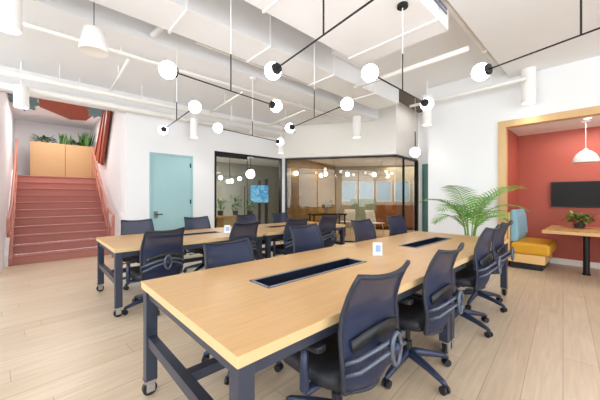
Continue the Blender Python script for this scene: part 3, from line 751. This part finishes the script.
def chair(label, x, y, rz, dz=0, gname=None, up=0):
    if not used[0]:
        used[0] = True; chair0.location = (x, y, dz); chair0.rotation_euler = (0, 0, rz); chair0['label'] = label; o = chair0
    else: o = dup(chair0, label, (x, y, dz), rz)
    for ch in children(o):
        if ch.name.split('.')[0] not in BASE: ch.location.z = up
    if gname: o['group'] = gname
    return o
R90 = PI / 2
gA = 'chairs on the niche side of the front table'; gB = 'chairs on the inner side of the front table'
gC = 'chairs on the inner side of the rear table'; gD = 'chairs on the wall side of the rear table'
XR = -1.03
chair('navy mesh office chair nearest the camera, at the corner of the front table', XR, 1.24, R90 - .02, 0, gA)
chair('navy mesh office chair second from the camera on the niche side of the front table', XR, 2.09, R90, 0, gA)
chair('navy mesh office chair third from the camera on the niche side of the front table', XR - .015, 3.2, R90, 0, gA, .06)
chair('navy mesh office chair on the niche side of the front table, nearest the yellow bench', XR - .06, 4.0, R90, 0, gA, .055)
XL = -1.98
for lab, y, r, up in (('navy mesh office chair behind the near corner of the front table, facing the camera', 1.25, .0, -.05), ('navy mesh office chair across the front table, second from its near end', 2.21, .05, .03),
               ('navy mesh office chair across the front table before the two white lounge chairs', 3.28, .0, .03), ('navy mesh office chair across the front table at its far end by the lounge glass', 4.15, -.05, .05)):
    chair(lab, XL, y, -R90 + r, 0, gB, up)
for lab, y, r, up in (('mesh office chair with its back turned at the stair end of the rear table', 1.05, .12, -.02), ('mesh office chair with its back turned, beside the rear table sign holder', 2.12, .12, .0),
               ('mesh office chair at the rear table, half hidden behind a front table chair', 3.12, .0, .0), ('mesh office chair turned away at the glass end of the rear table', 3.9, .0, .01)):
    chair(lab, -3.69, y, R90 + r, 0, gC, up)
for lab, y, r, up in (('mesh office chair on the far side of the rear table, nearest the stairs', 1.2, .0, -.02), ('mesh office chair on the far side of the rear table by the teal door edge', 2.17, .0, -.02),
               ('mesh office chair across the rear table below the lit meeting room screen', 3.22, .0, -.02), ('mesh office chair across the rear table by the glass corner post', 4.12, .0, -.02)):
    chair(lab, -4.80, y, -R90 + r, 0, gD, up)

# ------------------------------------------------------------------ palm
pm = thing('potted_palm', 'large green palm in a white pot between the front table and the white wall', 'plant', (-1.58, 5.45, 0))
MB().lathe([(.15, 0), (.18, .02), (.21, .38), (.215, .40), (.195, .40), (.19, .36)], 24).build('pot', M['pot_white'], pm, smooth=False)
MB().lathe([(.001, .35), (.19, .35), (.19, .36), (.001, .365)], 20).build('soil', M['soil'], pm)
rng = R_(11)
RV = Vector((CT, ST, 0)); FV = Vector((-ST, CT, 0))
def frond(az_r, az_f, hgt, ln, arch, seed):
    rg = R_(seed); m = MB()
    dirh = (RV * az_r + FV * az_f); dirh = dirh.normalized() if dirh.length > 1e-3 else RV
    base = Vector((dirh.x * .04, dirh.y * .04, .35))
    pts = []; N = 22; p = base.copy(); el = math.radians(82)
    pts.append(p.copy())
    for i in range(N):
        t = (i + 1) / N
        el = math.radians(84) - arch * max(0, t - .30) ** 1.15
        stp = (hgt * .97 + ln * .85) / N
        p = p + (dirh * math.cos(el) + Vector((0, 0, 1)) * math.sin(el)) * stp
        pts.append(p.copy())
    m.cur = 1; m.tube(pts, [.011 * (1 - .8 * i / N) + .001 for i in range(N + 1)], 6)
    m.cur = 0
    side = dirh.cross(Vector((0, 0, 1))).normalized()
    NL = 20
    for k in range(NL):
        t = .42 + .58 * k / (NL - 1); f = t * N; i = min(int(f), N - 1); q = pts[i].lerp(pts[i + 1], f - i)
        tg = (pts[i + 1] - pts[i]).normalized()
        le = .32 * math.sin(PI * (.16 + .80 * (k / (NL - 1)))) ** .7 * rg.uniform(.9, 1.08)
        nrm = side.cross(tg).normalized()
        for s in (-1, 1):
            dd = tg * .62 + side * s * .85 + nrm * .25
            blade(m, q, dd, le, .021, .6, 5, up=nrm)
    m.build('frond', [M['leaf'], M['stem']], pm)
for i, (ar, af, hg, ln, arch) in enumerate([(-1, .0, .85, .62, 2.5), (-.9, -.5, .75, .7, 3.0), (-.25, -.2, 1.05, .55, 2.0), (.5, -.1, 1.0, .65, 2.2), (1, .05, .95, .85, 2.4), (.95, -.5, .75, .7, 3.0), (-.6, .45, .85, .7, 2.8), (.45, .35, .95, .6, 2.6), (.1, -.9, .7, .6, 3.0), (-1, -.1, .6, .6, 3.4), (1, -.1, .6, .6, 3.4)]):
    frond(ar, af, hg, ln, arch, 100 + i)

# ------------------------------------------------------------------ niche furniture
bx0, bx1, by0, by1 = NX0 + .005, -.70, 6.535, 7.50
bn = thing('booth_bench', 'mustard yellow cushioned wooden booth bench in the red niche', 'bench', (bx0, by0, 0))
W_ = bx1 - bx0; D_ = by1 - by0
MB().box(.03, W_ - .06, .0, D_, 0, .11).build('plinth', M['dark'], bn)
MB().box(0, W_ - .02, -.01, D_, .11, .265).build('base_box', M['bench_wood'], bn, bevel=.003)
sc = MB(); sc.box(.035, W_ + .05, -.02, D_, .265, .48); sc.build('seat_cushion', M['yellow'], bn, bevel=.05)
MB().box(0, .03, -.01, D_, .30, 1.02).build('back_board', M['bench_wood'], bn)
bc = MB(); bc.prism_y([(.03, .48), (.13, .48), (.16, .60), (.13, .95), (.09, 1.07), (.03, 1.07)], .0, D_); bc.build('back_cushion', M['blue_cushion'], bn, bevel=.03)
tb = thing('booth_table', 'pale oak booth table on a black pedestal leg in the red niche', 'table', (-.73, 6.22, 0))
MB().box(0, 2.0, 0, 1.28, .705, .755).build('tabletop', M['table'], tb, bevel=.004)
for x in (.51, 1.6):
    lg = MB().tube([(x, .56, .02), (x, .56, .705)], .042, 16).build('pedestal_leg', M['black_metal'], tb, smooth=False)
    MB().lathe([(.055, .0), (.055, .02), (.04, .03)], 20, (x, .56, 0)).build('floor_plate', M['black_metal'], lg)
tv = thing('wall_television', 'dark flat television mounted on the red niche wall', 'television', (-.24, NYB, 1.36))
MB().box(-.50, .50, -.055, -.012, -.245, .245).build('casing', M['dark'], tv, bevel=.004)
MB().box(-.488, .488, -.058, -.055, -.232, .232).build('screen', M['screen_off'], tv)
MB().box(-.12, .12, -.012, 0, -.1, .1).build('wall_mount', M['dark'], tv)
dm = thing('dome_pendant', 'white dome pendant lamp hanging over the booth table', 'pendant light', (-.23, 6.85, 1.90))
MB().lathe([(.165, 0), (.168, .008), (.155, .07), (.125, .13), (.075, .18), (.03, .205), (.02, .225), (.012, .23)], 28).build('shade', M['lamp_white'], dm, smooth=True, solid=.004)
MB().tube([(0, 0, .22), (0, 0, .68)], .004, 6).build('cord', M['lamp_white'], dm)
MB().lathe([(.06, .70), (.06, .68), (.01, .675)], 20).build('canopy', M['lamp_white'], dm)
MB().sphere((0, 0, .08), .04, 14, 8).build('bulb', M['lit'], dm, smooth=True)
rl = thing('recessed_downlight', 'round recessed downlight in the niche ceiling beside the wood frame', 'ceiling light', (-.2, 6.62, NZ))
MB().lathe([(.06, 0), (.06, -.008), (.045, -.008), (.045, 0)], 24).build('trim_ring', M['lamp_white'], rl)
MB().lathe([(.001, -.004), (.044, -.004), (.044, -.001), (.001, -.001)], 20).build('lamp_aperture', M['lit'], rl)
fp = thing('potted_plant', 'small bushy potted plant with reddish flowers on the booth table', 'plant', (-.32, 7.12, .755))
MB().lathe([(.055, 0), (.07, .01), (.085, .10), (.078, .10), (.07, .07), (.001, .07)], 20).build('pot', M['pot_dark'], fp)
bush('foliage', None, None, (0, 0, .08), .21, .21, .20, 190, [M['leaf_mid'], M['leaf_dark'], M['leaf'], M['leaf_mid'], M['flower']], lw=.045, ll=.10, parent=fp, rng=R_(5))

# ------------------------------------------------------------------ meeting room contents
ms = thing('meeting_screen', 'lit blue screen on a black stand inside the meeting room', 'screen', (-9.1, 6.35, 0), math.radians(90 - 30) + PI)
ms.rotation_euler = (0, 0, TH + .1)
MB().box(-.36, .36, -.05, -.005, 1.08, 1.78).build('casing', M['dark'], ms)
MB().box(-.34, .34, -.053, -.05, 1.10, 1.76).build('screen', M['screen_on'], ms)
MB().box(-.05, .05, -.005, .04, .05, 1.95).build('column', M['black_metal'], ms); MB().box(.2, .32, -.003, .03, .05, 2.0).build('column', M['black_metal'], ms)
MB().box(-.4, .4, -.25, .25, 0, .05).build('foot', M['black_metal'], ms)
cr = thing('credenza', 'light wood credenza table inside the meeting room below the screen', 'credenza', (-7.72, 4.5, 0), TH)
MB().box(-.65, .65, -.2, .2, .70, .75).build('top', M['table'], cr)
for x in (-.62, -.02, .58): MB().box(x, x + .04, -.18, .18, 0, .70).build('side_panel', M['ply'], cr)
MB().box(-.58, .58, .16, .18, .2, .70).build('back_panel', M['ply'], cr)
for i, (lx, hh, lab) in enumerate([(-.46, .42, 'tall leafy plant at the left of the meeting room credenza'), (.0, .5, 'wide leafy plant at the middle of the meeting room credenza'), (.45, .34, 'small leafy plant at the right of the meeting room credenza')]):
    q = Vector((-7.72, 4.5, .75)) + RV * lx
    t = thing('potted_plant', lab, 'plant', q, 0, 'plants inside the meeting room')
    MB().lathe([(.06, 0), (.08, .01), (.09, .14), (.08, .14), (.07, .11), (.001, .11)], 16).build('pot', M['pot_dark'], t)
    bush('foliage', None, None, (0, 0, .12), .16, .16, hh, 80, [M['leaf_mid'], M['leaf_dark']], lw=.05, ll=.15, parent=t, rng=R_(20 + i))
ch = thing('cluster_chandelier', 'four globe chandelier hanging inside the meeting room', 'chandelier', (-7.62, 4.25, 2.62))
MB().lathe([(.06, 0), (.06, -.02), (.01, -.03)], 16).build('canopy', M['black_metal'], ch)
MB().tube([(0, 0, 0), (0, 0, -.72)], .01, 6).build('stem', M['black_metal'], ch)
for k, (a, zz, rr) in enumerate([(-.24, -.74, .34), (-.07, -.84, .1), (.08, -.84, .14), (.27, -.76, .4)]):
    q = RV * a + FV * (.1 if k % 2 else -.1)
    MB().tube([(0, 0, -.68), (q.x, q.y, zz)], .006, 6).build('arm', M['black_metal'], ch)
    MB().sphere((q.x, q.y, zz), .058, 16, 10).build('globe', M['globe'], ch, smooth=True)
t = thing('globe_pendant', 'large single globe pendant inside the meeting room', 'pendant light', (-7.33, 4.78, 2.0), 0, 'single globe pendants')
MB().sphere((0, 0, 0), .13, 20, 12).build('globe', M['globe'], t, smooth=True)
MB().tube([(0, 0, .12), (0, 0, .62)], .006, 6).build('cord', M['black_metal'], t)

# ------------------------------------------------------------------ lounge contents
def ray(px, dd):
    k = (px - 300) / F; return Vector((dd * (-ST + CT * k), dd * (CT + ST * k), 0))
def lounge_pendant(label, px, dd, z, rz):
    q = ray(px, dd)
    globe_fixture('globe_pendant', label, (q.x, q.y, z), (math.cos(rz), math.sin(rz)), 1.0, 2.62, group='two globe pendants inside the lounge', black=2)
lounge_pendant('two globe pendant by the golden slat wall inside the lounge', 311, 9.4, 2.08, TH + .25)
lounge_pendant('two globe pendant in the middle of the lounge', 334, 10.2, 2.1, TH - .5)
lounge_pendant('two globe pendant at the right end of the lounge', 381, 10.6, 2.12, TH + .8)
q = ray(330, 10.3)
q = ray(327, 9.6); lt = thing('lounge_table', 'long dark table inside the lounge along the golden wall', 'table', q, TH + .25)
MB().box(-.6, .6, -.3, .3, .71, .75).build('top', M['dark'], lt)
for x in (-.55, .52):
    for y in (-.26, .22): MB().box(x, x + .04, y, y + .04, 0, .71).build('leg', M['dark'], lt)
q = ray(363, 10.7)
gpn = thing('felt_screen', 'sage green freestanding screen behind the white lounge chairs', 'screen', q, TH)
MB().box(-.46, .46, -.03, .03, .45, 1.24).build('panel', M['green_panel'], gpn, bevel=.01)
for x in (-.38, .34): MB().box(x, x + .04, -.03, .03, 0, .45).build('foot', M['pot_white'], gpn)
def side_chair(label, px, dd, rz):
    t = thing('side_chair', label, 'chair', ray(px, dd), rz, 'white lounge chairs')
    m = MB().grid([[Vector((.23 * u * (1 - .12 * v * v), -.22 - .10 * v + .05 * u * u, .44 + .42 * v)) for u in [-1, -.6, -.2, .2, .6, 1]] for v in [0, .25, .5, .75, 1]])
    m.build('backrest', M['white_plastic'], t, smooth=True, solid=.02)
    MB().box(-.23, .23, -.23, .22, .42, .45).build('seat', M['white_plastic'], t, bevel=.01)
    for sx in (-1, 1):
        for sy in (-1, 1): MB().tube([(sx * .17, sy * .16, .42), (sx * .22, sy * .21, 0)], [.014, .01], 8).build('leg', M['pot_white'], t)
side_chair('white plastic side chair left of the sage screen in the lounge', 347, 10.1, TH + 2.6)
side_chair('white plastic side chair right of the sage screen in the lounge', 375, 9.6, TH - 2.6)
q = ray(388, 11.0)
bd = Vector((math.cos(bang), math.sin(bang), 0)); bq = Vector((WBA[0], WBA[1], 0)) + bd * 2.7 + Vector((bd.y, -bd.x, 0)) * .30
sb = thing('sideboard', 'brown wooden sideboard along the lounge window wall', 'sideboard', bq, bang)
MB().box(-1.6, 1.9, -.2, .2, .1, .98).build('body', M['brown_wood'], sb)
for k in range(4): MB().box(-1.57 + k * .87, -.75 + k * .87, -.215, -.2, .13, .95).build('door', M['brown_wood'], sb)
MB().box(-1.55, 1.85, -.15, .15, 0, .1).build('plinth', M['dark'], sb)
for px, dd, hh, lab in ((327, 9.6, .3, 'leafy plant on the dark lounge table'), (366, 12.0, .35, 'leafy plant on the lounge sideboard')):
    q = ray(px, dd) if dd < 11 else bq + bd * .8
    q.z = .75 if dd < 11 else .98
    t = thing('potted_plant', lab, 'plant', q)
    MB().lathe([(.06, 0), (.08, .01), (.09, .14), (.08, .14), (.07, .11), (.001, .11)], 16).build('pot', M['pot_white'], t)
    bush('foliage', None, None, (0, 0, .12), .2, .2, hh, 60, [M['leaf_mid'], M['leaf_dark']], lw=.06, ll=.16, parent=t, rng=R_(30 + px))

# ------------------------------------------------------------------ light
wd = bpy.data.worlds.new('world'); SC.world = wd; wd.use_nodes = True
bg = wd.node_tree.nodes['Background']; bg.inputs[0].default_value = (0.91, 0.96, 1.0, 1); bg.inputs[1].default_value = 6.2
def area(name, loc, rot, sx, sy, e, col=(1, 1, 1), portal=False):
    l = bpy.data.lights.new(name, 'AREA'); l.shape = 'RECTANGLE'; l.size = sx; l.size_y = sy; l.energy = e; l.color = col
    o = bpy.data.objects.new(name, l); C.objects.link(o); o.location = loc; o.rotation_euler = rot
    if portal: l.cycles.is_portal = True
    return o
for a, c in wx: area('window_portal', (4.15, (a + c) / 2, 1.925), (0, PI / 2, 0), 2.75, c - a, 1, portal=True)
for a, c in wy: area('window_portal', ((a + c) / 2, -4.15, 1.925), (PI / 2, 0, 0), c - a, 2.75, 1, portal=True)
# area lights without fixtures; meeting room and lounge fills added to brighten them
area('meeting_room_fill', (-8.3, 3.9, 2.55), (0, 0, 0), 1.6, 1.6, 130, (1, .99, .97))
area('lounge_fill', (-6.0, 8.6, 2.55), (0, 0, 0), 2.2, 2.2, 100, (1, .98, .95))
area('lounge_fill', (-5.2, 11.0, 2.55), (0, 0, 0), 2.0, 1.6, 90, (1, .98, .95))
area('niche_lamp', (.1, 6.95, 2.56), (0, 0, 0), 1.4, .5, 20, (1, .95, .9))
area('stair_area_light', (-9.4, .5, 3.48), (0, 0, 0), 1.6, .9, 50, (1, .96, .92))
area('corridor_area_light', (-3.3, 7.9, 3.9), (0, 0, 0), .8, 1.2, 10, (1, .97, .93))

vs = SC.view_settings; vs.view_transform = 'Standard'; vs.look = 'None'; vs.exposure = 0.10; vs.gamma = 1.0; vs.use_curve_mapping = False
SC.cycles.use_denoising = True
SC.cycles.max_bounces = 10; SC.cycles.diffuse_bounces = 6; SC.cycles.transparent_max_bounces = 12
SC.cycles.sample_clamp_indirect = 8
